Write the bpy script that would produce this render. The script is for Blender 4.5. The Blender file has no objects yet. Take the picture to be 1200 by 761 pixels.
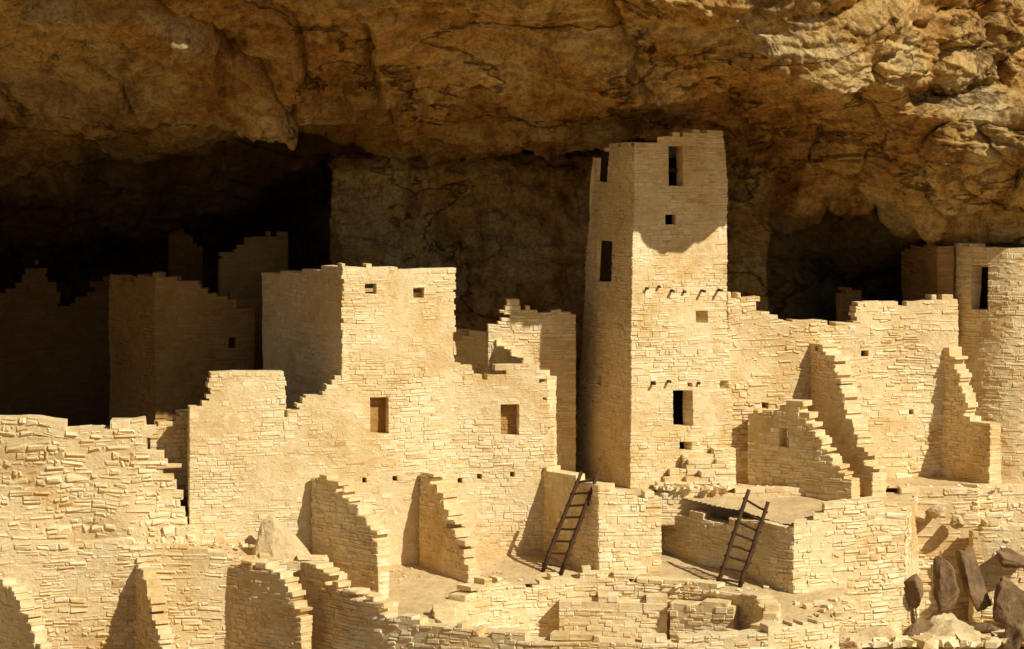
import bpy, bmesh, math, random
from mathutils import Vector, noise, Matrix
random.seed(7)
HZ=180.0; F=3000.0
def WX(px,Y): return (px-600)/F*Y
def WZ(py,Y): return -(py-HZ)/F*Y
scene=bpy.context.scene
scene.view_settings.view_transform='Standard'
scene.view_settings.look='None'
scene.view_settings.exposure=0
# ---------------- materials
def newmat(name):
    m=bpy.data.materials.new(name); m.use_nodes=True
    nt=m.node_tree; nt.nodes.clear()
    out=nt.nodes.new('ShaderNodeOutputMaterial'); b=nt.nodes.new('ShaderNodeBsdfPrincipled')
    b.inputs['Roughness'].default_value=0.95
    b.inputs['Specular IOR Level'].default_value=0.1
    nt.links.new(b.outputs[0],out.inputs[0])
    return m,nt,b
def ramp(nt,stops,inp):
    r=nt.nodes.new('ShaderNodeValToRGB'); el=r.color_ramp.elements
    while len(el)<len(stops): el.new(0.5)
    for e,(p,c) in zip(el,stops):
        e.position=p; e.color=(c[0],c[1],c[2],1)
    nt.links.new(inp,r.inputs[0]); return r.outputs[0]
def noisen(nt,scale,detail=6,rough=0.6,mapscale=None,dist=0.0,rot=None):
    tc=nt.nodes.new('ShaderNodeTexCoord'); v=tc.outputs['Object']
    if mapscale:
        mp=nt.nodes.new('ShaderNodeMapping'); mp.inputs['Scale'].default_value=mapscale
        if rot: mp.inputs['Rotation'].default_value=rot
        nt.links.new(v,mp.inputs[0]); v=mp.outputs[0]
    n=nt.nodes.new('ShaderNodeTexNoise'); n.inputs['Scale'].default_value=scale
    n.inputs['Detail'].default_value=detail; n.inputs['Roughness'].default_value=rough
    n.inputs['Distortion'].default_value=dist
    nt.links.new(v,n.inputs['Vector']); return n.outputs['Fac']
def mix(nt,a,b,fac,mode='MIX'):
    m=nt.nodes.new('ShaderNodeMix'); m.data_type='RGBA'; m.blend_type=mode
    def put(sock,val):
        if isinstance(val,(tuple,list)): sock.default_value=(val[0],val[1],val[2],1)
        elif isinstance(val,float): sock.default_value=val
        else: nt.links.new(val,sock)
    put(m.inputs[0],fac); put(m.inputs[6],a); put(m.inputs[7],b)
    return m.outputs[2]
def bump(nt,b,h,strength,dist,prev=None):
    n=nt.nodes.new('ShaderNodeBump'); n.inputs['Strength'].default_value=strength
    n.inputs['Distance'].default_value=dist; nt.links.new(h,n.inputs['Height'])
    if prev: nt.links.new(prev,n.inputs['Normal'])
    nt.links.new(n.outputs[0],b.inputs['Normal']); return n.outputs[0]

def stone_mat(name,tint=(1,1,1),k=1.0,island=True):
    m,nt,b=newmat(name)
    g=nt.nodes.new('ShaderNodeNewGeometry')
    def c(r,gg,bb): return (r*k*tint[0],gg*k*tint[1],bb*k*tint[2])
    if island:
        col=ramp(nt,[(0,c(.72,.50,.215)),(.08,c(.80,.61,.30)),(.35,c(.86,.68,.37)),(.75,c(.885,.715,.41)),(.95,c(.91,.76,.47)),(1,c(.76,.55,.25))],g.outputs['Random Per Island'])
    else:
        col=ramp(nt,[(.3,c(.80,.61,.31)),(.7,c(.86,.69,.38))],noisen(nt,2.5,6,.65))
    big=ramp(nt,[(.36,(.86,.76,.60)),(.54,(1.0,1.0,1.0))],noisen(nt,.55,7,.66,None,.8))
    col=mix(nt,col,big,1.0,'MULTIPLY')
    fine=ramp(nt,[(.32,(.80,.72,.60)),(.48,(1.0,1.0,1.0))],noisen(nt,6,7,.78))
    col=mix(nt,col,fine,1.0,'MULTIPLY')
    nt.links.new(col,b.inputs['Base Color'])
    p=bump(nt,b,noisen(nt,5,6,.7),.6,.06)
    bump(nt,b,noisen(nt,22,6,.75),.7,.025,p)
    return m
M_STONE=stone_mat('sandstone_blocks')
M_MORTAR=stone_mat('clay_mortar',(1,.98,.95),.96,False)
M_STONE2=stone_mat('sandstone_blocks_shaded',(1,.74,.44),.52)  # darker copy of the stone, shade put into its colour
M_MORTAR2=stone_mat('clay_mortar_shaded',(1,.74,.44),.48,False)  # mortar to match, same painted shade
M_STONE3=stone_mat('sandstone_blocks_deep_shade',(1,.66,.40),.22)  # near-dark copy, deep alcove shade painted into the stone colour
M_MORTAR3=stone_mat('clay_mortar_deep_shade',(1,.66,.40),.20,False)  # mortar with the same deep shade painted in
def plain(name,c1,c2,scale=3,bs=14,bd=.03):
    m,nt,b=newmat(name)
    col=ramp(nt,[(.3,c1),(.7,c2)],noisen(nt,scale,7,.65))
    f=ramp(nt,[(.32,(.72,.66,.56)),(.5,(1,1,1))],noisen(nt,scale*3.1,9,.75))
    col=mix(nt,col,f,1.0,'MULTIPLY')
    nt.links.new(col,b.inputs['Base Color'])
    p=bump(nt,b,noisen(nt,bs*.3,7,.7),.6,bd*2.5)
    bump(nt,b,noisen(nt,bs,7,.7),.6,bd,p); return m
M_DIRT=plain('packed_earth',(.54,.375,.17),(.72,.53,.265),1.5,12,.04)
M_DIRT_SHADE=plain('packed_earth_shaded',(.12,.07,.03),(.26,.165,.07),1.5,12,.05)  # earth with the unlit alcove's shade put into its colour
M_DARK=plain('interior_shade_black',(.03,.018,.01),(.07,.04,.02),3,12,.02)  # painted darkness of the rooms behind openings
M_GROUND=plain('canyon_ground',(.33,.20,.075),(.46,.30,.12),.4,3,.15)
M_BOULDER=plain('boulder_sandstone',(.60,.43,.20),(.76,.57,.29),2.0,9,.06)
M_BOULDER2=plain('boulder_dark_sandstone',(.13,.075,.035),(.36,.225,.105),1.6,9,.06)
M_WOOD=plain('weathered_wood',(.05,.027,.013),(.13,.07,.033),12,40,.01)

# cliff rock
M_ROCK,nt,b=newmat('alcove_sandstone')
n1=noisen(nt,.25,10,.64,(1,1,1.6),1.2)
col=ramp(nt,[(.28,(.40,.18,.04)),(.42,(.70,.39,.11)),(.51,(.85,.56,.195)),(.60,(.90,.67,.30)),(.76,(.74,.45,.145))],n1)
st=ramp(nt,[(.39,(.32,.22,.12)),(.46,(.82,.75,.64)),(.52,(1.0,1.0,1.0))],noisen(nt,.7,9,.72,(1.3,.35,.5),.5,(0,.4,.6)))
col=mix(nt,col,st,.7,'MULTIPLY')
f=ramp(nt,[(.35,(.42,.32,.21)),(.50,(1.0,1.0,1.0))],noisen(nt,2.4,12,.84,(1,1,1.8),.6))
col=mix(nt,col,f,.85,'MULTIPLY')
f2=ramp(nt,[(.40,(.66,.57,.46)),(.51,(1.0,1.0,1.0)),(.66,(1.10,1.09,1.05))],noisen(nt,9,9,.8))
col=mix(nt,col,f2,1.0,'MULTIPLY')
ck1=ramp(nt,[(.488,(1,1,1)),(.4985,(.12,.08,.05)),(.5015,(.12,.08,.05)),(.510,(1,1,1))],noisen(nt,.16,7,.55,(1,1,2.2),.6,(.2,.1,.5)))
ck2=ramp(nt,[(.485,(1,1,1)),(.498,(.35,.27,.2)),(.502,(.35,.27,.2)),(.515,(1,1,1))],noisen(nt,.5,8,.6,(1,.8,1.8),.9))
col=mix(nt,col,ck1,.8,'MULTIPLY'); col=mix(nt,col,ck2,.5,'MULTIPLY')
at=nt.nodes.new('ShaderNodeAttribute'); at.attribute_name='soot_shade'
col=mix(nt,col,(.045,.022,.008),at.outputs['Fac'])  # recess shade painted into the rock colour, along with smoke staining
nt.links.new(col,b.inputs['Base Color'])
p=bump(nt,b,noisen(nt,1.3,12,.70,(1,1,2.0),.8),1.0,.28)
p=bump(nt,b,ck1,.8,.12,p)
bump(nt,b,noisen(nt,7,9,.8),.9,.08,p)

# ---------------- mesh helper
def mkobj(name,verts,faces,mats,fm=None,parent=None,smooth=False):
    me=bpy.data.meshes.new(name); me.from_pydata(verts,[],faces)
    for m in mats: me.materials.append(m)
    if fm: me.polygons.foreach_set('material_index',fm)
    if smooth: me.polygons.foreach_set('use_smooth',[True]*len(faces))
    me.update()
    o=bpy.data.objects.new(name,me); scene.collection.objects.link(o)
    if parent: o.parent=parent
    return o
def empty(name):
    o=bpy.data.objects.new(name,None); scene.collection.objects.link(o); return o

# ---------------- masonry
class Path:
    def __init__(s,pts,th,top=None,z0=0,z1=1):
        s.th=th; s.z0=z0; s.z1=z1
        s.b=[Vector(p) for p in pts]; s.t=[Vector(p) for p in top] if top else s.b
        s.cum=[0]
        for a,c in zip(s.b,s.b[1:]): s.cum.append(s.cum[-1]+(c-a).length)
        s.L=s.cum[-1]
        s.bi=s.off(s.b); s.ti=s.off(s.t) if top else s.bi
    def off(s,P):
        n=len(P); closed=(P[0]-P[-1]).length<1e-4
        out=[]
        for i in range(n):
            def nr(a,c):
                d=(c-a).normalized(); return Vector((-d.y,d.x))
            if i==0: n1=nr(P[-2],P[-1]) if closed else nr(P[0],P[1]); n2=nr(P[0],P[1])
            elif i==n-1: n1=nr(P[-2],P[-1]); n2=nr(P[0],P[1]) if closed else n1
            else: n1=nr(P[i-1],P[i]); n2=nr(P[i],P[i+1])
            m=(n1+n2).normalized(); k=s.th/max(.35,m.dot(n1))
            out.append(P[i]+m*k)
        return out
    def seg(s,x):
        for i in range(len(s.cum)-2):
            if x<s.cum[i+1]: return i
        return len(s.cum)-2
    def P(s,x,z,t,seg=None,wob=None):
        i=s.seg(x) if seg is None else seg
        f=(x-s.cum[i])/(s.cum[i+1]-s.cum[i])
        a=s.b[i].lerp(s.b[i+1],f); c=s.bi[i].lerp(s.bi[i+1],f)
        if s.t is not s.b:
            g=(z-s.z0)/(s.z1-s.z0)
            a=a.lerp(s.t[i].lerp(s.t[i+1],f),g); c=c.lerp(s.ti[i].lerp(s.ti[i+1],f),g)
        q=a.lerp(c,t/s.th)
        return (q.x,q.y,z)
    def hit(s,px):
        a=(px-600)/F; best=None
        for i in range(len(s.b)-1):
            A,B=s.b[i],s.b[i+1]; d=B-A
            den=d.x-a*d.y
            if abs(den)<1e-9: continue
            f=(a*A.y-A.x)/den
            e=0 if 0<=f<=1 else min(abs(f),abs(f-1))*d.length
            if best is None or e<best[0]: best=(e,s.cum[i]+f*d.length,A.y+f*d.y)
        return best[1],best[2]
    def pp(s,pts):
        o=[]
        for px,py in pts:
            x,Y=s.hit(px); o.append((x,WZ(py,Y)))
        return o
    def op(s,lst):
        o=[]
        for a,bb,c,d in lst:
            x0,Y0=s.hit(a); x1,Y1=s.hit(bb)
            o.append((x0,x1,WZ(d,(Y0+Y1)/2),WZ(c,(Y0+Y1)/2)))
        return o
def prof_eval(pr,x):
    if x<=pr[0][0]: return pr[0][1]
    for (a,za),(c,zc) in zip(pr,pr[1:]):
        if a<=x<=c:
            if c-a<1e-6: continue
            return za+(zc-za)*(x-a)/(c-a)
    return pr[-1][1]
def wall(name,path,z0,prof,ops=(),ch=.10,sl=.25,jit=.014,gap=.008,rag=.5,parent=None,mat=None,wob=.04,bul=.035,bev=.014,rough=0.6,rec=None):
    V=[];Fc=[];FM=[]
    zt=max(z for _,z in prof)+.3
    sd=random.random()*100
    zs=[z0]; edges=sorted([o[2] for o in ops]+[o[3] for o in ops])
    while zs[-1]<zt:
        h=ch*random.uniform(.5,1.6); nz=zs[-1]+h
        for e in edges:
            if zs[-1]+.035<e<nz+.03: nz=e; break
        zs.append(nz)
    br=[0]
    for i in range(1,len(path.b)-1):
        d1=(path.b[i]-path.b[i-1]).normalized(); d2=(path.b[i+1]-path.b[i]).normalized()
        if d1.dot(d2)<.94: br.append(path.cum[i])
    br.append(path.L)
    jumps=[]
    for (a,za),(c,zc) in zip(prof,prof[1:]):
        if abs(c-a)<.05 and abs(zc-za)>.35: jumps.append(((a+c)/2,min(za,zc)))
    th=path.th
    if rec is None: rec=.005+jit*.3
    mats=[mat or M_STONE, {M_STONE2:M_MORTAR2,M_STONE3:M_MORTAR3}.get(mat,M_MORTAR)]
    def PP(x,z,t):
        dz=wob*noise.noise(Vector((x*.45+sd,z*.5,3.1)))+wob*.5*noise.noise(Vector((x*1.6+sd,z*1.1,8.1)))
        dt=bul*noise.noise(Vector((x*.6,z*.6,sd)))*2
        tt=t+(dt if t<th/2 else -dt)
        i=path.seg(min(max(x,0.0001),path.L-.0001))
        return path.P(x,z+dz,tt,i)
    def stoneblk(x,xe,za,zb,a,c,b0,b1):
        j=random.uniform(-jit,jit); j2=random.uniform(-jit,jit)
        g=gap*.5
        xa=x+(g if x>b0+1e-3 else 0); xb=xe-(g if xe<b1-1e-3 else 0)
        z_a=za+g*random.uniform(.3,1.6); z_b=zb-g*random.uniform(.3,1.6)
        be=min(bev,(z_b-z_a)*.3,(xb-xa)*.3)
        r=lambda: random.uniform(-rough,rough)*be
        tl=random.uniform(-.12,.12)*(z_b-z_a)
        base=len(V)
        for t,ins in ((j,be),(j+be,0),(th+j2-be,0),(th+j2,be)):
            for (sx,sz) in ((0,0),(1,0),(1,1),(0,1)):
                xx=(xa+ins) if sx==0 else (xb-ins)
                zz=(z_a+ins) if sz==0 else (z_b-ins)
                V.append(PP(xx+r(),zz+r()+(tl*(sx-.5) if ins else 0),t+r()))
        Fc.append((base,base+1,base+2,base+3)); FM.append(0)
        for k in range(3):
            o=base+4*k
            for q in range(4):
                q2=(q+1)%4
                Fc.append((o+q2,o+q,o+4+q,o+4+q2)); FM.append(0)
        o=base+12; Fc.append((o+3,o+2,o+1,o)); FM.append(0)
    for za,zb in zip(zs,zs[1:]):
        zm=(za+zb)/2
        bl=sorted(br+[min(max(x+random.uniform(-.05,.03),.05),path.L-.05) for x,zl in jumps if zm>zl])
        for b0,b1 in zip(bl,bl[1:]):
            iv=[(b0,b1)]
            for o in ops:
                if o[2]<zm<o[3]:
                    nv=[]
                    for a,c in iv:
                        if o[1]<=a or o[0]>=c: nv.append((a,c)); continue
                        if o[0]>a+.03: nv.append((a,o[0]))
                        if o[1]<c-.03: nv.append((o[1],c))
                    iv=nv
            for a,c in iv:
                x=a; first=True
                while x<c-1e-4:
                    l=sl*random.choice((.4,.55,.8,1,1.2,1.8))*random.uniform(.8,1.2)
                    if first: l*=random.uniform(.5,1)
                    first=False
                    xe=x+max(l,.07)
                    if c-xe<sl*.4: xe=c
                    xm=(x+xe)/2
                    keep= zm+random.uniform(-rag,rag)*ch < prof_eval(prof,xm)
                    if keep:
                        if zb-za>ch*1.15 and random.random()<.5:
                            zq=za+(zb-za)*random.uniform(.4,.6)
                            stoneblk(x,xe,za,zq,a,c,b0,b1); stoneblk(x,xe,zq,zb,a,c,b0,b1)
                        else: stoneblk(x,xe,za,zb,a,c,b0,b1)
                        base=len(V)
                        rl=max(-.004,rec+.026*noise.noise(Vector((xm*.9+sd,zm*.9,7.7))))
                        for t in (rl,th-rl):
                            for (xx,zz) in ((x,za-.004),(xe,za-.004),(xe,zb-.002),(x,zb-.002)):
                                xx2=min(max(xx,a+.01),c-.01)
                                V.append(PP(xx2,zz,t))
                        for fc in ((0,1,2,3),(7,6,5,4),(1,0,4,5),(2,1,5,6),(3,2,6,7),(0,3,7,4)):
                            Fc.append(tuple(base+i for i in fc)); FM.append(1)
                    x=xe
    return mkobj(name,V,Fc,mats,FM,parent)
def PXY(*l): return [(WX(px,Y),Y) for px,Y in l]
def fin(pxA,YA,pxB,YB,prof,zb,th=.38,parent=None,name='buttress_wall',**kw):
    pts=PXY((pxA,YA),(pxB,YB)); p=Path(pts,th)
    pr=[(f*p.L,WZ(py,YA+(YB-YA)*f)) for f,py in prof]
    kw.setdefault('ch',.08); kw.setdefault('sl',.19); kw.setdefault('rag',1.3); kw.setdefault('jit',.02)
    return wall(name,p,zb,pr,parent=parent,**kw)

ZA=-7.8
def zB(Y): return -9.4-(58.5-Y)*.15
# ---------------- long front wall with house front
lw=Path(PXY((222,57.2),(402,58.0),(535,58.93),(650,59.35)),.38)
prof=lw.pp([(200,515),(215,492),(232,470),(245,463),(246,438),(290,436),(334,436),(335,487),(352,484),(353,472),(385,455),(388,445),(401.5,443)])
prof+= lw.pp([(402,311),(440,313),(500,318),(533,316)])+lw.pp([(534,428),(555,434),(572,450),(590,434),(612,428),(638,430),(642,470),(648,545)])
ops=lw.op([(434,455,465,507),(587,608,474,510),(428,441,333,345),(485,497,337,349),(460,465,558,564),(498,503,556,562),(537,542,559,565),(598,603,554,560),(560,565,556,562),(425,429,560,565)])
house=empty('stone_house')
wall('front_wall',lw,-9.9,prof,ops,ch=.085,sl=.22,parent=house,rag=.5,jit=.011,gap=.007,bev=.012,rec=.004)
for a,bb,c,d in ((426,463,458,514),(579,616,467,518)):
    s0,Y0=lw.hit(a); s1,Y1=lw.hit(bb)
    P0=Vector(lw.P(s0,0,.27)[:2]); P1=Vector(lw.P(s1,0,.27)[:2])
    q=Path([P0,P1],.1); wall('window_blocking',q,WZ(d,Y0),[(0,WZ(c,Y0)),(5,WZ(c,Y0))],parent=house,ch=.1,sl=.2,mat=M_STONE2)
A=Vector((WX(402,58.0),58.0)); dl=Vector((-.469,.883)); Bk=A+dl*4.74
hl=Path([Bk+Vector((0,0)),A+dl*.02],.38)
wall('side_wall',hl,-8.5,hl.pp([(308,320),(350,318),(402,312)]),(),ch=.085,sl=.23,parent=house,rag=.4,jit=.012,gap=.007,rec=.005)
A2=Vector((WX(535,58.93),58.93)); B2=A2+dl*4.6
hr=Path([A2+dl*.4,B2],.38); wall('side_wall_far',hr,-8.0,[(0,-2.75),(9,-2.95)],(),parent=house)
hb=Path([B2-Vector((0,.4)),Bk+Vector((.3,-.1))],.38); wall('rear_wall',hb,-8.0,[(0,-2.95),(9,-2.95)],(),parent=house)
def slab(name,corners,z0,z1,mat,parent=None):
    n=len(corners); V=[(x,y,z0) for x,y in corners]+[(x,y,z1) for x,y in corners]
    Fs=[tuple(range(n))[::-1],tuple(range(n,2*n))]+[(i,(i+1)%n,n+(i+1)%n,n+i) for i in range(n)]
    return mkobj(name,V,Fs,[mat],parent=parent)
HC=[(A.x+.1,A.y+.35),(A2.x-.3,A2.y+.2),(B2.x-.1,B2.y-.2),(Bk.x+.3,Bk.y-.2)]
slab('roof',HC,-3.35,-3.2,M_DIRT,house)
slab('upper_floor',HC,-5.45,-5.3,M_DIRT,house)
slab('shade_screen',[(A.x+.1,A.y+1.3),(A2.x-.6,A2.y+1.3),(A2.x-.6,A2.y+1.5),(A.x+.1,A.y+1.5)],-7.8,-3.4,M_DARK,house)  # added dark slab so the house windows read as unlit

# ---------------- tower
tower=empty('stone_tower')
c20,s20=math.cos(math.radians(20)),math.sin(math.radians(20))
FL=Vector((WX(738,59.5),59.5)); FR=Vector((WX(859,60.38),60.38)); BL=FL+Vector((-s20,c20))*3.5; BR=FR+Vector((-s20,c20))*3.3
tFL=Vector((WX(743,59.7),59.7)); tFR=Vector((WX(848,60.45),60.45)); tBL=tFL+Vector((-.30,.954))*2.8; tBR=tFR+Vector((-.3,.954))*2.8
tp=Path([BL,FL,FR,BR,BL],.36,[tBL,tFL,tFR,tBR,tBL],-7.8,.5)
def thit(px,py,seg):
    z=-5
    for _ in range(6):
        g=(z+7.8)/8.3
        Aq=tp.b[seg].lerp(tp.t[seg],g); Bq=tp.b[seg+1].lerp(tp.t[seg+1],g); d=Bq-Aq
        a=(px-600)/F; f=(a*Aq.y-Aq.x)/(d.x-a*d.y); Y=Aq.y+f*d.y; z=WZ(py,Y)
    return tp.cum[seg]+f*(tp.cum[seg+1]-tp.cum[seg]),z
def top_(seg,l):
    o=[]
    for a,bb,c,d in l:
        x0,z0=thit(a,d,seg); x1,z1=thit(bb,c,seg); o.append((x0,x1,z0,z1))
    return o
tprof=[(0,-.1),(tp.cum[1]*.2,.0),(tp.cum[1]*.45,.32),(tp.cum[1]*.6,.22),(tp.cum[1]-.01,.22)]
tprof+=[thit(a,c,1) for a,c in ((744,167),(768,166),(772,162),(790,162),(798,157),(812,153),(830,154),(847,155))]
tprof+=[(tp.cum[3],.25),(tp.L,-.1)]
tops=top_(1,[(784,800,172,218),(780,792,252,264),(816,830,365,380),(789,811,457,498),(797,811,516,526),(843,853,446,456),(762,768,446,452),(806,811,448,453)])
sideops=top_(0,[(699,714,177,213),(699,717,283,328),(697,704,440,448),(675,680,440,448)])
tops+=sideops
wall('tower_walls',tp,-8.1,tprof,tops,ch=.085,sl=.22,parent=tower,rag=.7,jit=.012,gap=.007,bev=.012,rec=.005)
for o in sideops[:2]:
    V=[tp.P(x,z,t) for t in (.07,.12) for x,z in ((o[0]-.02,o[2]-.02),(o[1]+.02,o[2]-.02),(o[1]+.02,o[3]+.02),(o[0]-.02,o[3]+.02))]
    mkobj('window_shade_panel',V,[(0,1,2,3),(7,6,5,4),(1,0,4,5),(2,1,5,6),(3,2,6,7),(0,3,7,4)],[M_DARK],parent=tower)  # dark sheet painting shade into the left-face windows
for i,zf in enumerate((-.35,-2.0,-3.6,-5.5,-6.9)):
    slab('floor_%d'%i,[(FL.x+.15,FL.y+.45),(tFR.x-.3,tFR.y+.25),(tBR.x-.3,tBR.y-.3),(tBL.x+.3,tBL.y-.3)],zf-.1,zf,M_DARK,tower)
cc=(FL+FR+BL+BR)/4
slab('shade_core',[tuple(cc+Vector(v)) for v in ((-.55,-.6),(.75,-.2),(.55,.5),(-.75,.2))],-7.8,-.1,M_DARK,tower)  # added dark box, makes the tower openings look unlit
def stick(V,Fc,a,bv,r,n=7,rt=None):
    a=Vector(a); bv=Vector(bv); d=(bv-a).normalized(); u=d.orthogonal().normalized(); w=d.cross(u)
    rt=rt or r; base=len(V); K=6
    for k in range(K+1):
        c=a.lerp(bv,k/K)+u*random.uniform(-.12,.12)*r*2+w*random.uniform(-.12,.12)*r*2; rr=r+(rt-r)*k/K
        for i in range(n):
            an=2*math.pi*i/n; V.append(tuple(c+(u*math.cos(an)+w*math.sin(an))*rr*random.uniform(.92,1.08)))
    for k in range(K):
        for i in range(n):
            i2=(i+1)%n; Fc.append((base+k*n+i,base+k*n+i2,base+(k+1)*n+i2,base+(k+1)*n+i))
    Fc.append(tuple(base+i for i in range(n))[::-1]); Fc.append(tuple(base+K*n+i for i in range(n)))
V=[];Fc=[]
nrm=Vector((s20,-c20,0))
for px,py in ((757,338),(771,336),(786,341),(801,342),(822,341),(842,340),(765,449),(783,447),(818,449)):
    s,z=thit(px,py,1); q=Vector(tp.P(s,z,0.0)); stick(V,Fc,q-nrm*.2,q+nrm*random.uniform(.08,.22),.032)
mkobj('beam_ends',V,Fc,[M_WOOD],parent=tower)

# ---------------- room between house and tower
w=Path(PXY((572,61.2),(675,61.4)),.36)
wall('ruined_room_wall',w,ZA-.2,w.pp([(565,400),(580,380),(592,372),(600,355),(612,360),(628,364),(668,366)]),(),rag=.8)
w=Path(PXY((528,62.6),(640,59.6)),.34)
wall('ruined_room_wall',w,ZA-.2,w.pp([(530,388),(570,392),(590,406),(606,418),(618,432),(640,440)]),(),rag=.9,mat=M_STONE)

# ---------------- alcove rear rooms
bh=empty('ruined_rear_house')
C=Vector((WX(181,62),62)); D1=Vector((WX(298,63.4),63.4)); L1=Vector((WX(128,65.6),65.6))
p=Path([L1,C,D1],.38)
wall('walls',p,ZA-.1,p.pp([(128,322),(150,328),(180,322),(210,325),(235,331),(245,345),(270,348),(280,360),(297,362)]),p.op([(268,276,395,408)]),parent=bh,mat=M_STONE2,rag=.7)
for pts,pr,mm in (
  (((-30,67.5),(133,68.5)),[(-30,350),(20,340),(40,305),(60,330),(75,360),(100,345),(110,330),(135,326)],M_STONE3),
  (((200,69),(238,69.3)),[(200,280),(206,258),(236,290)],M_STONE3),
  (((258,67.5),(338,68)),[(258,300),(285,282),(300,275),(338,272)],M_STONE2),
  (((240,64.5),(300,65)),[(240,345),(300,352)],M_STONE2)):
    w=Path(PXY(*pts),.35); wall('ruined_alcove_wall',w,ZA-.1,w.pp(pr),(),mat=mm,rag=.8,ch=.11)

# ---------------- left coarse wall
w=Path(PXY((-160,56.4),(0,56.7),(100,56.9),(228,57.05)),.5)
wall('rubble_masonry_wall',w,-9.2,w.pp([(-160,494),(60,493),(120,497),(150,492),(178,494),(182,520),(196,535),(206,570),(215,600),(228,630)]),(),ch=.13,sl=.26,jit=.030,gap=.018,bev=.042,rough=.8,rag=.4,wob=.12,bul=.12,rec=.015)
w=Path(PXY((176,57.8),(250,58.3)),.4)
wall('broken_masonry_wall',w,-8.6,w.pp([(178,505),(200,490),(250,482)]),(),ch=.12,sl=.24,jit=.03,rag=.9)
w=Path(PXY((-160,55.0),(0,55.6),(200,56.0),(285,56.1),(385,56.4)),.45)
wall('retaining_wall',w,-11.9,w.pp([(-160,638),(100,639),(200,641),(280,651),(350,658),(385,656)]),w.op([(-10,-4,700,708)]),ch=.105,sl=.26,jit=.022,gap=.012,bev=.024,rough=.8,wob=.08,bul=.08,rec=.010)
fin(-8,55.5,50,54.0,[(0,676),(.2,680),(.35,690),(.6,716),(.8,740),(1,775)],-11.9,th=.3)
fin(158,55.9,190,54.3,[(0,658),(.2,664),(.4,680),(.6,706),(.8,735),(1,775)],-11.9,th=.3)
fin(268,56.1,352,54.7,[(0,658),(.35,662),(.7,670),(.85,690),(1,740)],-11.9)
fin(362,56.4,450,54.6,[(0,655),(.2,668),(.45,690),(.8,700),(1,706)],-11.9)
fin(364,57.7,442,56.0,[(0,554),(.25,560),(.5,575),(.7,600),(.88,616),(1,640)],-9.95)
fin(492,58.5,548,57.1,[(0,555),(.25,560),(.45,578),(.65,610),(.85,640),(1,665)],-9.9)
w=Path(PXY((626,59.6),(702,57.6),(775,58.05)),.42)
wall('ladder_wall',w,-9.95,w.pp([(626,548),(650,552),(701,574),(704,575),(740,578),(775,579)]),(),ch=.10,sl=.25,jit=.018,rag=.7)
w=Path(PXY((752,60.1),(930,56.5),(1062,57.6),(1078,59.4)),.42)
wall('kiva_block_wall',w,-11.6,w.pp([(752,598),(800,603),(860,610),(929,615)])+w.pp([(931,612),(955,602),(980,592),(1010,588),(1040,588),(1060,595)])+[(99,-8.2)],(),ch=.10,sl=.25,jit=.02,gap=.012,bev=.02,wob=.08,bul=.06,rough=.8)
w=Path(PXY((745,59.2),(985,59.3)),.4)
wall('ledge_wall',w,-8.6,w.pp([(745,577),(775,579),(801,575),(985,573)]),(),ch=.1,sl=.35,rag=.4,jit=.02)
w=Path(PXY((1055,59.4),(1145,59.5),(1147,59.8),(1300,60.2)),.4)
wall('retaining_wall',w,-11.0,w.pp([(1055,573),(1110,572),(1140,571),(1150,571),(1300,568)]),(),ch=.11,sl=.28,jit=.03,gap=.014,bev=.022,rough=.8)
w=Path(PXY((1140,58.7),(1300,58.9)),.4)
wall('retaining_wall',w,-11.5,w.pp([(1140,620),(1160,616),(1300,612)]),(),ch=.12,sl=.28,jit=.03,gap=.014,bev=.022,rough=.8)

# ---------------- curtain wall, round tower
w=Path(PXY((853,60.5),(1000,61.3),(1122,61.9)),.4)
wall('curtain_wall',w,-8.2,w.pp([(853,345),(880,349),(886,362),(905,370),(925,376),(940,370),(960,377),(985,381),(1000,374),(1003,354),(1030,352),(1060,354),(1083,358),(1090,345),(1122,350)]),
     w.op([(1010,1018,412,420),(1065,1070,480,486),(893,900,470,478)]),ch=.095,sl=.24,rag=.9,jit=.020,gap=.011,bev=.02,wob=.08,bul=.07,rough=.8)
rt=empty('round_stone_tower')
cx=WX(1196,62.9); cy=62.9
def arc(r,n=26,a0=200,a1=352):
    return [(cx+r*math.cos(math.radians(a)),cy+r*math.sin(math.radians(a))) for a in [a0+(a1-a0)*i/n for i in range(n+1)]]
rp=Path(arc(1.95,a0=110,a1=400,n=44),.36,arc(1.68,a0=110,a1=400,n=44),-8,-2.2)
def rhit(px):
    a=(px-600)/F; r=1.75
    best=None
    for k in range(2000):
        an=180+180*k/2000; x=cx+r*math.cos(math.radians(an)); y=cy+r*math.sin(math.radians(an))
        e=abs(x/y-a)
        if best is None or e<best[0]: best=(e,an,y)
    return (best[1]-110)/290*rp.L,best[2]
x0,Y0=rhit(1137); x1,Y1=rhit(1157)
wall('tower_walls',rp,-8.2,[(0,-2.35),(rp.L*.35,-2.2),(rp.L*.5,-2.25),(rp.L*.55,-2.33),(rp.L,-2.35)],[(x0,x1,WZ(363,Y0),WZ(310,Y0))],parent=rt,ch=.09,sl=.23,rag=.5,jit=.014)
def disc(r,n=18): return [(cx+r*math.cos(2*math.pi*a/n),cy+r*math.sin(2*math.pi*a/n)) for a in range(n)]
slab('floor',disc(1.5),-4.6,-4.5,M_DARK,rt); slab('roof',disc(1.4),-2.75,-2.65,M_DIRT,rt); slab('shade_core',disc(1.1,14),-7.8,-2.8,M_DARK,rt)  # dark core added to keep the window black
w=Path(PXY((1056,65.4),(1100,62.4)),.36)
wall('side_room_wall',w,ZA,w.pp([(1056,296),(1070,290),(1100,287)]),(),rag=.6,mat=M_STONE2)
w=Path(PXY((985,64.6),(1010,64.8)),.3)
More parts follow.
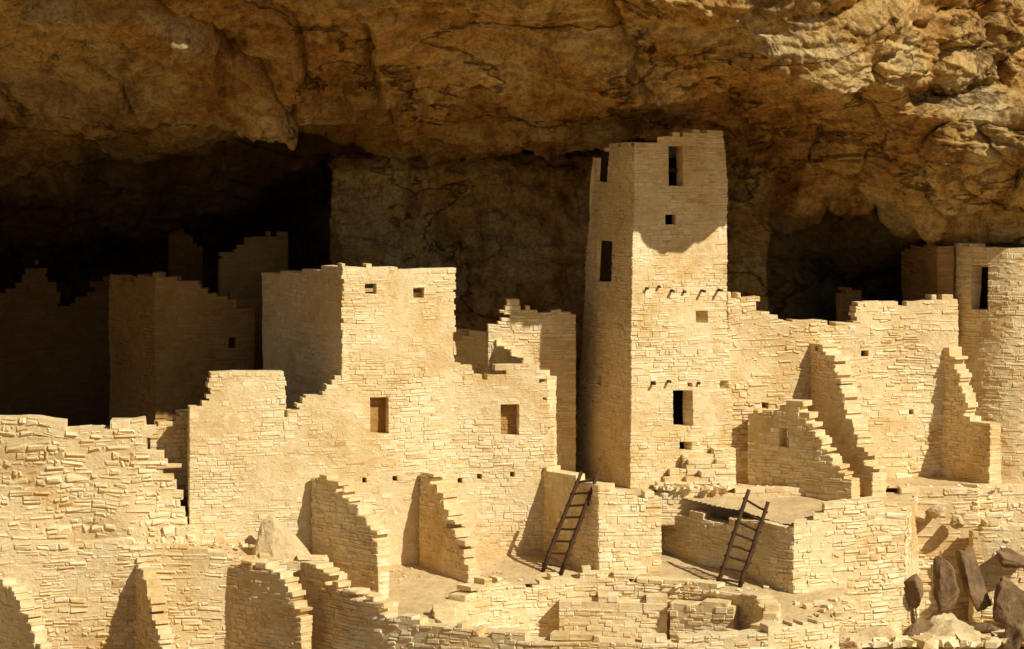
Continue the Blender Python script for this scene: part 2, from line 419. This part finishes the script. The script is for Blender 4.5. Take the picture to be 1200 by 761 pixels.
wall('side_room_wall',w,ZA,w.pp([(985,350),(992,332),(1010,345)]),(),rag=.6,mat=M_STONE2)
fin(946,61.1,1022,59.0,[(0,404),(.22,406),(.4,420),(.55,455),(.72,500),(.88,535),(1,562)],-8.0,th=.42)
w=Path(PXY((876,60.2),(998,58.5)),.38)
wall('ruined_cross_wall',w,-8.0,w.pp([(876,488),(905,484),(915,474),(930,472),(942,478),(955,505),(975,540),(998,570)]),w.op([(913,924,500,524)]),ch=.085,sl=.22,rag=1.3,jit=.024)
fin(1098,62.0,1160,60.4,[(0,406),(.3,412),(.42,440),(.55,472),(.62,494),(1,498)],-8.1,th=.36)

# ---------------- cliff / alcove : stations X, list of (Y',z)
ST=[
(-70,[(120,45),(60,42),(55.5,16),(55.0,6.4),(55.5,4.2),(58,2.8),(62,1.0),(66,-.6),(70,-2.2),(78,-3.6),(84,-8.4),(90,-14)]),
(-14,[(120,45),(60,42),(55.5,16),(55.0,6.4),(55.5,4.2),(58,2.8),(62,1.0),(66,-.6),(70,-2.2),(78,-3.4),(84,-8.4),(90,-14)]),
(-8,[(120,45),(60,42),(55.5,16),(55.0,6.4),(55.5,4.2),(58,2.8),(61.8,1.3),(65.5,0.0),(69.5,-1.6),(76,-3.0),(80,-8.4),(85,-14)]),
(-5.05,[(120,45),(60,42),(55.5,16),(55.0,6.4),(55.5,4.1),(58,2.9),(61.5,1.6),(65,.4),(69.5,-.5),(72.5,-2.2),(73.5,-8.4),(85,-14)]),
(-4.75,[(120,45),(60,42),(55.5,16),(55.0,6.4),(55.5,4.1),(58,2.9),(61.5,1.6),(65.6,.2),(69.5,-.05),(67.2,-.4),(67.0,-8.4),(80,-14)]),
(1.5,[(120,45),(60,42),(55.5,16),(55.0,6.2),(55.6,3.8),(57.8,2.9),(60.5,1.7),(64.4,.45),(68.6,.05),(66.2,-.55),(66.2,-8.4),(80,-14)]),
(4.5,[(120,45),(60,42),(55.5,16),(55.3,6),(56.0,3.1),(57.6,2.6),(60.3,1.5),(62.9,1.0),(65.6,.5),(65.2,-1.4),(65.4,-8.4),(80,-14)]),
(7.0,[(120,45),(60,42),(56,16),(55.8,6),(56.6,2.05),(57.9,1.6),(59.8,1.3),(61.4,.6),(62.3,-.8),(64.6,-3.0),(65.5,-8.4),(80,-14)]),
(8.6,[(120,45),(60,42),(57,16),(56.7,5),(57.2,1.75),(58.4,1.4),(59.5,.95),(60.6,.1),(62,-1.3),(65.6,-3.1),(66.2,-8.4),(80,-14)]),
(10.2,[(120,45),(61,42),(58,16),(57.9,5),(58.3,2.1),(59.6,1.4),(58.6,.8),(59.1,-.4),(61.5,-1.9),(66,-3.2),(66.6,-8.4),(80,-14)]),
(12,[(120,45),(62,42),(59.6,16),(59.4,6),(59.6,3.0),(60.2,1.6),(57.9,.8),(58.3,-.5),(61.2,-2.0),(64,-3.2),(65,-8.4),(80,-14)]),
(15,[(120,45),(66,42),(64,16),(63.4,8),(63.0,5.5),(62.0,2.6),(58.8,.8),(58.9,-.6),(61.4,-2.0),(64,-3.2),(65,-8.4),(80,-14)]),
(70,[(120,45),(66,42),(64,16),(63.4,8),(63.0,5.5),(62.0,2.6),(58.8,.8),(58.9,-.6),(61.4,-2.0),(64,-3.2),(65,-8.4),(80,-14)]),
]
def cr(a,b_,c,d,t):
    return .5*((2*b_)+(-a+c)*t+(2*a-5*b_+4*c-d)*t*t+(-a+3*b_-3*c+d)*t**3)
def prof_at(X):
    for i in range(len(ST)-1):
        if ST[i][0]<=X<=ST[i+1][0]: break
    f=(X-ST[i][0])/(ST[i+1][0]-ST[i][0]); f=f*f*(3-2*f)*.5+f*.5
    return [((a[0]*(1-f)+b_[0]*f),(a[1]*(1-f)+b_[1]*f)) for a,b_ in zip(ST[i][1],ST[i+1][1])]
xs=[-70,-55,-42,-34,-28,-24,-21,-19,-17.5,-16.5,-15.5]
x=-15
while x<15: xs.append(x); x+=.055
xs+=[15,15.6,16.4,17.5,19,21,24,28,34,42,55,70]
nsub=[4,10,22,44,66,86,86,66,66,50,6]
V=[];KK=[]
rows=0
for X in xs:
    pr=prof_at(X); cnt=0
    n=len(pr)
    for k in range(n-1):
        a=pr[max(k-1,0)];b_=pr[k];c=pr[k+1];d=pr[min(k+2,n-1)]
        for q in range(nsub[k]):
            t=q/nsub[k]
            if k<2: y=b_[0]+(c[0]-b_[0])*t; z=b_[1]+(c[1]-b_[1])*t
            else: y=cr(a[0],b_[0],c[0],d[0],t); z=cr(a[1],b_[1],c[1],d[1],t)
            V.append((X,y+.14*(max(-20,min(20,X))-3),z)); KK.append(k+t); cnt+=1
    rows=cnt
Fc=[]
for i in range(len(xs)-1):
    for j in range(rows-1):
        o=i*rows+j; Fc.append((o,o+1,o+rows+1,o+rows))
cliff=mkobj('sandstone_cliff_alcove',V,Fc,[M_ROCK],smooth=True)
me=cliff.data
nrms=[v.normal.copy() for v in me.vertices]
def fbm(p,o=5,h=.5):
    s=0;a=1
    for _ in range(o):
        s+=a*noise.noise(p); p=p*2.03+Vector((3.1,1.7,9.2)); a*=h
    return s
def sstep(a,b_,x):
    t=max(0,min(1,(x-a)/(b_-a))); return t*t*(3-2*t)
def ceilpt(px,py):
    Y=60
    for _ in range(8):
        X=WX(px,Y); yp=Y-.14*(X-3); z=2.9-(yp-58)*.40; Yn=z*F/(HZ-py) if HZ-py>8 else 66
        Y=.5*Y+.5*max(55,min(70,Yn))
    return (WX(px,Y),Y)
LINES=[([(150,-20),(190,5),(270,60),(350,120),(372,150)],.50,2.4),
       ([(-60,92),(0,104),(90,140),(200,150),(330,165)],-.50,2.5),
       ([(395,-20),(430,40),(480,70),(560,100),(690,112),(800,115)],-.42,1.8),
       ([(640,-20),(700,40),(760,80),(830,112)],.32,2.0),
       ([(40,-10),(90,50),(200,100),(330,130)],-.32,1.4),
       ([(250,-10),(330,40),(420,90),(470,140)],.25,1.2)]
LN=[([ceilpt(*q) for q in l],h,L) for l,h,L in LINES]
def linedisp(x,y):
    tot=0
    for l,h,L in LN:
        best=None
        for (ax,ay),(bx,by) in zip(l,l[1:]):
            dx,dy=bx-ax,by-ay; LL=dx*dx+dy*dy
            t=((x-ax)*dx+(y-ay)*dy)/LL; tc=max(0,min(1,t))
            ex,ey=x-ax-tc*dx,y-ay-tc*dy; dd=math.hypot(ex,ey)
            if best is None or dd<best[0]: best=(dd,dx*(y-ay)-dy*(x-ax))
        dd,sg=best
        if dd>L*2.2: continue
        sg=1 if sg>0 else -1
        if h<0: sg=-sg
        tot+=abs(h)*sstep(-.04,.04,dd*sg)*math.exp(-(dd/L)**2)
        tot-=.30*math.exp(-(dd/.08)**2)
    return tot
soot_shade=[0.0]*len(me.vertices)  # painted shade of alcove depths and gaps, plus smoke staining
for idx,(v,nn) in enumerate(zip(me.vertices,nrms)):
    p=v.co.copy(); k=KK[idx]; yp=p.y-.14*(max(-20,min(20,p.x))-3)
    q=Vector((p.x*.15+.05*p.y,p.y*.20,p.z*.34))
    f0=fbm(q+Vector((11,4,2)),5,.5)
    m=f0*5.0; fl=math.floor(m); fr=m-fl
    plate=(fl+sstep(.94,1,fr))/5.0
    wx=p.x+.30*fbm(p*.7,3,.5); wy=p.y+.30*fbm(p*.7+Vector((9,9,9)),3,.5)
    e=sstep(5,8,p.x)
    d=(.60*plate+.15*f0)*(1-.6*e)+.10*fbm(p*.8,4,.55)+.06*fbm(Vector((p.x*2,p.y*2,p.z*4)),5,.7)
    zz=p.z*1.4+.5*noise.noise(p*.3)+.1*p.x; d+=.09*(1-e)*(sstep(.8,1,zz-math.floor(zz)))
    m=fbm(Vector((p.x*.5+3,p.y*.5,p.z*.7)),4,.5)*3; fl=math.floor(m); d+=.10*(fl+sstep(.9,1,m-fl))*(1-.5*e)
    if -16<p.x<9 and k<7.6 and k>4.6: d+=linedisp(wx,wy)
    if e>0:
        pv=Vector((p.x*.42+.2*p.z,p.y*.42,p.z*.62))+.25*noise.noise_vector(p*.5)
        bl=abs(noise.noise(pv)); bl2=abs(noise.noise(pv*2.3+Vector((4,4,4))))
        d+=e*(1.0*min(bl,.35)+.30*min(bl2,.3)-.25)
        if bl<.025: d-=e*.28*(1-bl/.025)
        zz=p.z*2.0+.35*p.x+.9*noise.noise(p*.35); fr=zz-math.floor(zz); d+=e*.07*sstep(.75,1,fr)
    v.co=p+nn*d
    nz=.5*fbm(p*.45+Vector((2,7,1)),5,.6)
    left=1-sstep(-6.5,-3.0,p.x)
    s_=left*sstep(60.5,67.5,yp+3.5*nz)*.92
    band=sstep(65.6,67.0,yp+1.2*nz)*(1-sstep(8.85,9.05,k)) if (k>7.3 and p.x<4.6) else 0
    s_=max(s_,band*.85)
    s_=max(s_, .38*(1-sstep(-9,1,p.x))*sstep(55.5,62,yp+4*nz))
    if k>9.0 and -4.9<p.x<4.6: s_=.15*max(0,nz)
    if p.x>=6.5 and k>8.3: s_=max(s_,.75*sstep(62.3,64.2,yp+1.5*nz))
    soot_shade[idx]=max(0,min(1,s_))
me.update()
atr=me.attributes.new('soot_shade','FLOAT','POINT'); atr.data.foreach_set('value',soot_shade)

# ---------------- floors
def inpoly(x,y,P):
    c=False; n=len(P); j=n-1
    for i in range(n):
        if (P[i][1]>y)!=(P[j][1]>y) and x<(P[j][0]-P[i][0])*(y-P[i][1])/(P[j][1]-P[i][1])+P[i][0]: c=not c
        j=i
    return c
def floor(name,poly,zf,res=.12,mat=M_DIRT,hole=None,amp=.04):
    x0=min(p[0] for p in poly);x1=max(p[0] for p in poly);y0=min(p[1] for p in poly);y1=max(p[1] for p in poly)
    idx={};V=[];Fc=[]
    def vid(i,j):
        if (i,j) not in idx:
            x=x0+i*res;y=y0+j*res; idx[(i,j)]=len(V)
            V.append((x,y,zf(x,y)+amp*fbm(Vector((x,y,1))*.9,3,.5)))
        return idx[(i,j)]
    for i in range(int((x1-x0)/res)+1):
        for j in range(int((y1-y0)/res)+1):
            xc=x0+(i+.5)*res; yc=y0+(j+.5)*res
            if inpoly(xc,yc,poly) and not(hole and hole(xc,yc)):
                Fc.append((vid(i,j),vid(i+1,j),vid(i+1,j+1),vid(i,j+1)))
    return mkobj(name,V,Fc,[mat],smooth=True)
floor('alcove_floor',PXY((535,59.2),(648,59.6),(704,57.85),(770,58.2),(762,59.35),(1000,59.45),(1060,59.6),(1150,59.9))+[(24,60.5),(24,84),(-1.2,84)],lambda x,y: ZA,.14)
floor('shaded_alcove_floor',[(-24,56.6)]+PXY((0,57.0),(225,57.5),(402,58.3),(535,59.2))+[(-1.2,84),(-24,84)],lambda x,y: ZA-.004,.16,mat=M_DIRT_SHADE)  # floor darkened by colour to stand for alcove shade
floor('kiva_block_floor',PXY((758,60.0),(930,56.8),(1060,57.8),(1074,59.6),(760,60.1)),lambda x,y:-8.22+max(0,y-57)*.12,.1)
KX,KY,RX,RY=WX(712,55.1),55.1,3.35,2.2
floor('terrace_floor',[(WX(370,56.2),56.2)]+PXY((405,54.9),(450,54.1),(520,53.4),(620,52.8),(750,52.5),(900,52.7),(960,53.5),(990,56.8),(935,56.8),(765,60.2),(765,58.4),(704,58.0),(660,59.6),(540,59.2),(400,58.3),(366,57.9)),
      lambda x,y: zB(y),.1,hole=lambda x,y:((x-KX)/RX)**2+((y-KY)/RY)**2<1.06)
floor('lower_terrace_floor',[(-24,54.4)]+PXY((0,55.75),(200,56.15),(385,56.5),(395,58.2),(225,57.6),(0,57.1))+[(-24,57)],lambda x,y:-8.74-max(0,(x+6.6))*.20+(y-56.5)*.12+.02*(x+10 if x<-6.6 else 3.4)*-1,.1,amp=.03)
kiva=empty('kiva')
n=60
ring=[(KX+RX*math.cos(2*math.pi*i/n),KY+RY*math.sin(2*math.pi*i/n)) for i in range(n+1)]
kp=Path(ring[::-1],.38)
kprof=[]
for i in range(n+1):
    y=ring[::-1][i][1]; kprof.append((kp.cum[i],zB(y)+.10+.08*math.sin(i*.9)))
wall('ring_wall',kp,-11.3,kprof,(),parent=kiva,ch=.09,sl=.24,jit=.022,rag=1.0,gap=.012,bev=.02,rough=.8)
slab('kiva_floor',[(KX+RX*1.04*math.cos(a*math.pi/12),KY+RY*1.04*math.sin(a*math.pi/12)) for a in range(24)],-11.25,-11.1,M_DIRT,kiva)
for pa,pb in (((655,56.75),(782,56.6)),((785,56.4),(860,55.9))):
    w=Path(PXY(pa,pb),.5); wall('bench_block',w,-11.2,[(0,-9.85),(9,-9.95)],(),parent=kiva,ch=.10,sl=.26,jit=.03,rag=.8)
w=Path(PXY((352,56.0),(400,54.7),(450,53.9),(520,53.2),(620,52.6),(750,52.3),(900,52.5),(985,53.4)),.42)
wall('curved_retaining_wall',w,-11.9,w.pp([(352,655),(372,665),(392,690),(430,702),(460,722),(500,733),(560,740),(640,746),(750,750),(880,744),(905,736),(985,730)]),(),ch=.09,sl=.26,jit=.024,rag=1.0,gap=.012,bev=.02,rough=.8)

# ground
V=[];Fc=[]
gx=[-400,-250,-150,-100,-70,-50,-40]+[ -32+2*i for i in range(33)]+[40,50,70,100,150,250,400]
gy=[-200,-100,-50,-20,0,15,25,32,38,42,45]+[46+.5*i for i in range(40)]+[68,75,90,120,200,400]
for y in gy:
    for x in gx:
        z=-11.3 if y>50 else -11.3-(50-y)*.28
        z=max(z,-34)+ .25*fbm(Vector((x,y,0))*.25,4,.5)
        V.append((x,y,z))
for j in range(len(gy)-1):
    for i in range(len(gx)-1):
        o=j*len(gx)+i; Fc.append((o,o+1,o+1+len(gx),o+len(gx)))
mkobj('ground',V,Fc,[M_GROUND],smooth=True)

# ---------------- boulders
def boulder(name,c,size,rot=(0,0,0),seed=0,mat=M_BOULDER,npts=18,parent=None,pts=None,amp=.10):
    rnd=random.Random(seed); bm=bmesh.new()
    if pts:
        for q in pts: bm.verts.new(q)
    else:
        for _ in range(npts):
            v=Vector((rnd.gauss(0,1),rnd.gauss(0,1),rnd.gauss(0,1))).normalized()*rnd.uniform(.8,1)
            bm.verts.new(v)
    r=bmesh.ops.convex_hull(bm,input=bm.verts)
    bmesh.ops.delete(bm,geom=[v for v in bm.verts if not v.link_faces],context='VERTS')
    bmesh.ops.bevel(bm,geom=list(bm.edges),offset=.05,segments=2,affect='EDGES',profile=.6)
    bmesh.ops.triangulate(bm,faces=bm.faces)
    for _ in range(3):
        bmesh.ops.subdivide_edges(bm,edges=[e for e in bm.edges if e.calc_length()>.13],cuts=1,use_grid_fill=True)
        bmesh.ops.triangulate(bm,faces=bm.faces)
    R=Matrix.Rotation(rot[2],3,'Z')@Matrix.Rotation(rot[1],3,'Y')@Matrix.Rotation(rot[0],3,'X')
    for v in bm.verts:
        co=v.co+v.co.normalized()*amp*fbm(v.co*1.8+Vector((seed,0,0)),5,.6)
        co=Vector((co.x*size[0],co.y*size[1],co.z*size[2])); v.co=R@co+Vector(c)
    me=bpy.data.meshes.new(name); bm.to_mesh(me); bm.free(); me.materials.append(mat)
    me.polygons.foreach_set('use_smooth',[True]*len(me.polygons))
    o=bpy.data.objects.new(name,me); scene.collection.objects.link(o)
    if parent:o.parent=parent
    return o
def bpx(name,px,py,Y,size,rot=(0,0,0),seed=0,**k): return boulder(name,(WX(px,Y),Y,WZ(py,Y)),size,rot,seed,**k)
WEDGE=[(-1.0,-.9,-1),(-1.1,.9,-1),(1.7,.8,-1),(1.8,-.5,-1),(-.7,.0,.8),(-.35,.5,1),(-.2,-.1,.85),(.7,.5,.2),(-1.0,-.1,-.2),(.9,-.6,-.4),(0,-1,-.7)]
bpx('boulder',326,636,56.9,(.55,.5,.62),(0,0,0),3,pts=WEDGE,amp=.08)
for i,(px,py,Y,sz,ro) in enumerate([(1106,694,57.6,(.42,.42,.95),(.1,-.22,.2)),(1142,680,57.9,(.34,.42,1.05),(.1,-.32,.1)),(1064,694,57.6,(.45,.4,.5),(0,.4,.5)),(1088,742,57.1,(.7,.4,.4),(0,.2,.5)),
   (1152,738,57.3,(.6,.4,.4),(0,.3,0)),(1190,706,57.8,(.75,.5,.7),(0,.5,0)),(1176,652,58.5,(.75,.5,.30),(0,.15,0)),(1195,750,56.8,(.6,.5,.5),(0,.3,0))]):
    bpx('boulder',px,py,Y,sz,ro,60+i,mat=M_BOULDER2,npts=11,amp=.09)
for i,(px,py,Y,sz,ro) in enumerate([(1035,750,56.8,(.7,.5,.35),(0,.1,.2)),(990,752,56,(.6,.4,.3),(0,.1,.6)),(940,746,55.4,(.4,.4,.25),(0,.1,0)),
   (1075,605,59.2,(.25,.3,.2),(0,0,0)),(1100,600,59.2,(.3,.3,.22),(0,0,1)),(1120,612,59.1,(.3,.3,.2),(0,.2,0))]):
    bpx('boulder',px,py,Y,sz,ro,40+i,npts=12)
def heap(name,c,rx,ry,h):
    V=[];Fc=[];n=90
    for j in range(n+1):
        for i in range(n+1):
            u=-1+2*i/n; v=-1+2*j/n; r=math.sqrt(u*u+v*v)
            z=c[2]+h*max(-.2,(1-r*r))+.3*fbm(Vector((u*rx,v*ry,c[0]))*.9,6,.62)
            V.append((c[0]+u*rx,c[1]+v*ry,z))
    for j in range(n):
        for i in range(n):
            o=j*(n+1)+i; Fc.append((o,o+1,o+n+2,o+n+1))
    return mkobj(name,V,Fc,[M_BOULDER],smooth=True)
heap('rubble_slope',(WX(1130,57.6),57.7,-11.7),4.5,2.2,1.1)
V=[];Fc=[]
def stone(c,s):
    base=len(V); R=Matrix.Rotation(random.uniform(0,6.28),3,'Z')@Matrix.Rotation(random.uniform(-.4,.4),3,'X')
    for k in range(8):
        q=Vector(((1 if k&1 else -1)*s*random.uniform(.6,1.3),(1 if k&2 else -1)*s*random.uniform(.5,1),(1 if k&4 else -1)*s*random.uniform(.3,.6)))
        V.append(tuple(R@q+Vector(c)))
    for f_ in ((0,2,3,1),(4,5,7,6),(0,1,5,4),(2,6,7,3),(0,4,6,2),(1,3,7,5)): Fc.append(tuple(base+i for i in f_))
def scatter(n,pA,pB,Y0,Y1,zf,s0=.03,s1=.1):
    for _ in range(n):
        Y=random.uniform(Y0,Y1); px=random.uniform(pA,pB); s=random.uniform(s0,s1)*random.uniform(.5,1)
        stone((WX(px,Y),Y,zf(Y)+s*.3),s)
scatter(90,450,740,57.3,58.6,zB,.02,.06); scatter(90,760,1180,59.5,60.2,lambda Y:ZA,.03,.08)
scatter(60,0,300,56.4,57.0,lambda Y:-8.68,.03,.09); scatter(500,1010,1230,56.4,58.7,lambda Y:-10.85,.05,.24)
scatter(70,770,860,59.0,59.8,lambda Y:ZA+.05,.06,.15); scatter(40,900,1000,53.0,56,zB,.05,.12)
scatter(30,780,920,56.5,57.2,zB,.03,.08)
mkobj('loose_stones',V,Fc,[M_STONE])
for pa,pb,py in (((770,59.3),(862,59.5),556),((785,59.6),(862,59.75),543),((800,59.85),(862,60.0),530)):
    w=Path(PXY(pa,pb),.3); wall('tower_foot_step',w,-8.0,w.pp([(pa[0],py+5),(pb[0],py)]),(),ch=.09,sl=.3,rag=.8,jit=.03)

# ---------------- ladders
def ladder(fa,fb,ta,tb,n):
    V=[];Fc=[]
    L=lambda p:Vector((WX(p[0],p[2]),p[2],WZ(p[1],p[2])))
    a,bv,c,d=L(fa),L(fb),L(ta),L(tb)
    stick(V,Fc,a,c,.052,8,.042); stick(V,Fc,bv,d,.052,8,.042)
    for i in range(n):
        t=(i+.7)/(n+.6); p=a.lerp(c,t); q=bv.lerp(d,t); e=(q-p).normalized()*.07
        stick(V,Fc,p-e,q+e,.03,6)
    return mkobj('wooden_ladder',V,Fc,[M_WOOD],smooth=True)
ladder((635,671,57.9),(657,674,57.75),(682,553,58.05),(702,550,57.85),8)
ladder((840,688,57.0),(866,691,56.85),(878,574,57.35),(900,588,57.05),8)

# ---------------- light
AZ=52; EL=40
sx,sy=math.sin(math.radians(AZ)),-math.cos(math.radians(AZ)); ce,se=math.cos(math.radians(EL)),math.sin(math.radians(EL))
S=Vector((sx*ce,sy*ce,se))
sl=bpy.data.lights.new('sun','SUN'); sl.energy=5; sl.angle=math.radians(.5); sl.color=(1,.97,.90)
so=bpy.data.objects.new('sun',sl); scene.collection.objects.link(so); so.rotation_euler=S.to_track_quat('Z','Y').to_euler()
wd=bpy.data.worlds.new('World'); scene.world=wd; wd.use_nodes=True; nt=wd.node_tree
bg=nt.nodes['Background']; sk=nt.nodes.new('ShaderNodeTexSky'); sk.sky_type='NISHITA'; sk.sun_disc=False
sk.sun_elevation=math.radians(EL); sk.sun_rotation=math.atan2(S.x,S.y)
nt.links.new(sk.outputs[0],bg.inputs[0]); bg.inputs[1].default_value=.05
# ---------------- camera
cam=bpy.data.cameras.new('camera'); co=bpy.data.objects.new('camera',cam); scene.collection.objects.link(co)
co.location=(0,0,0); co.rotation_euler=(math.radians(90),0,0); cam.lens=90; cam.sensor_width=36
cam.shift_y=-(380.5-HZ)/1200; cam.clip_end=3000; cam.clip_start=1
scene.camera=co
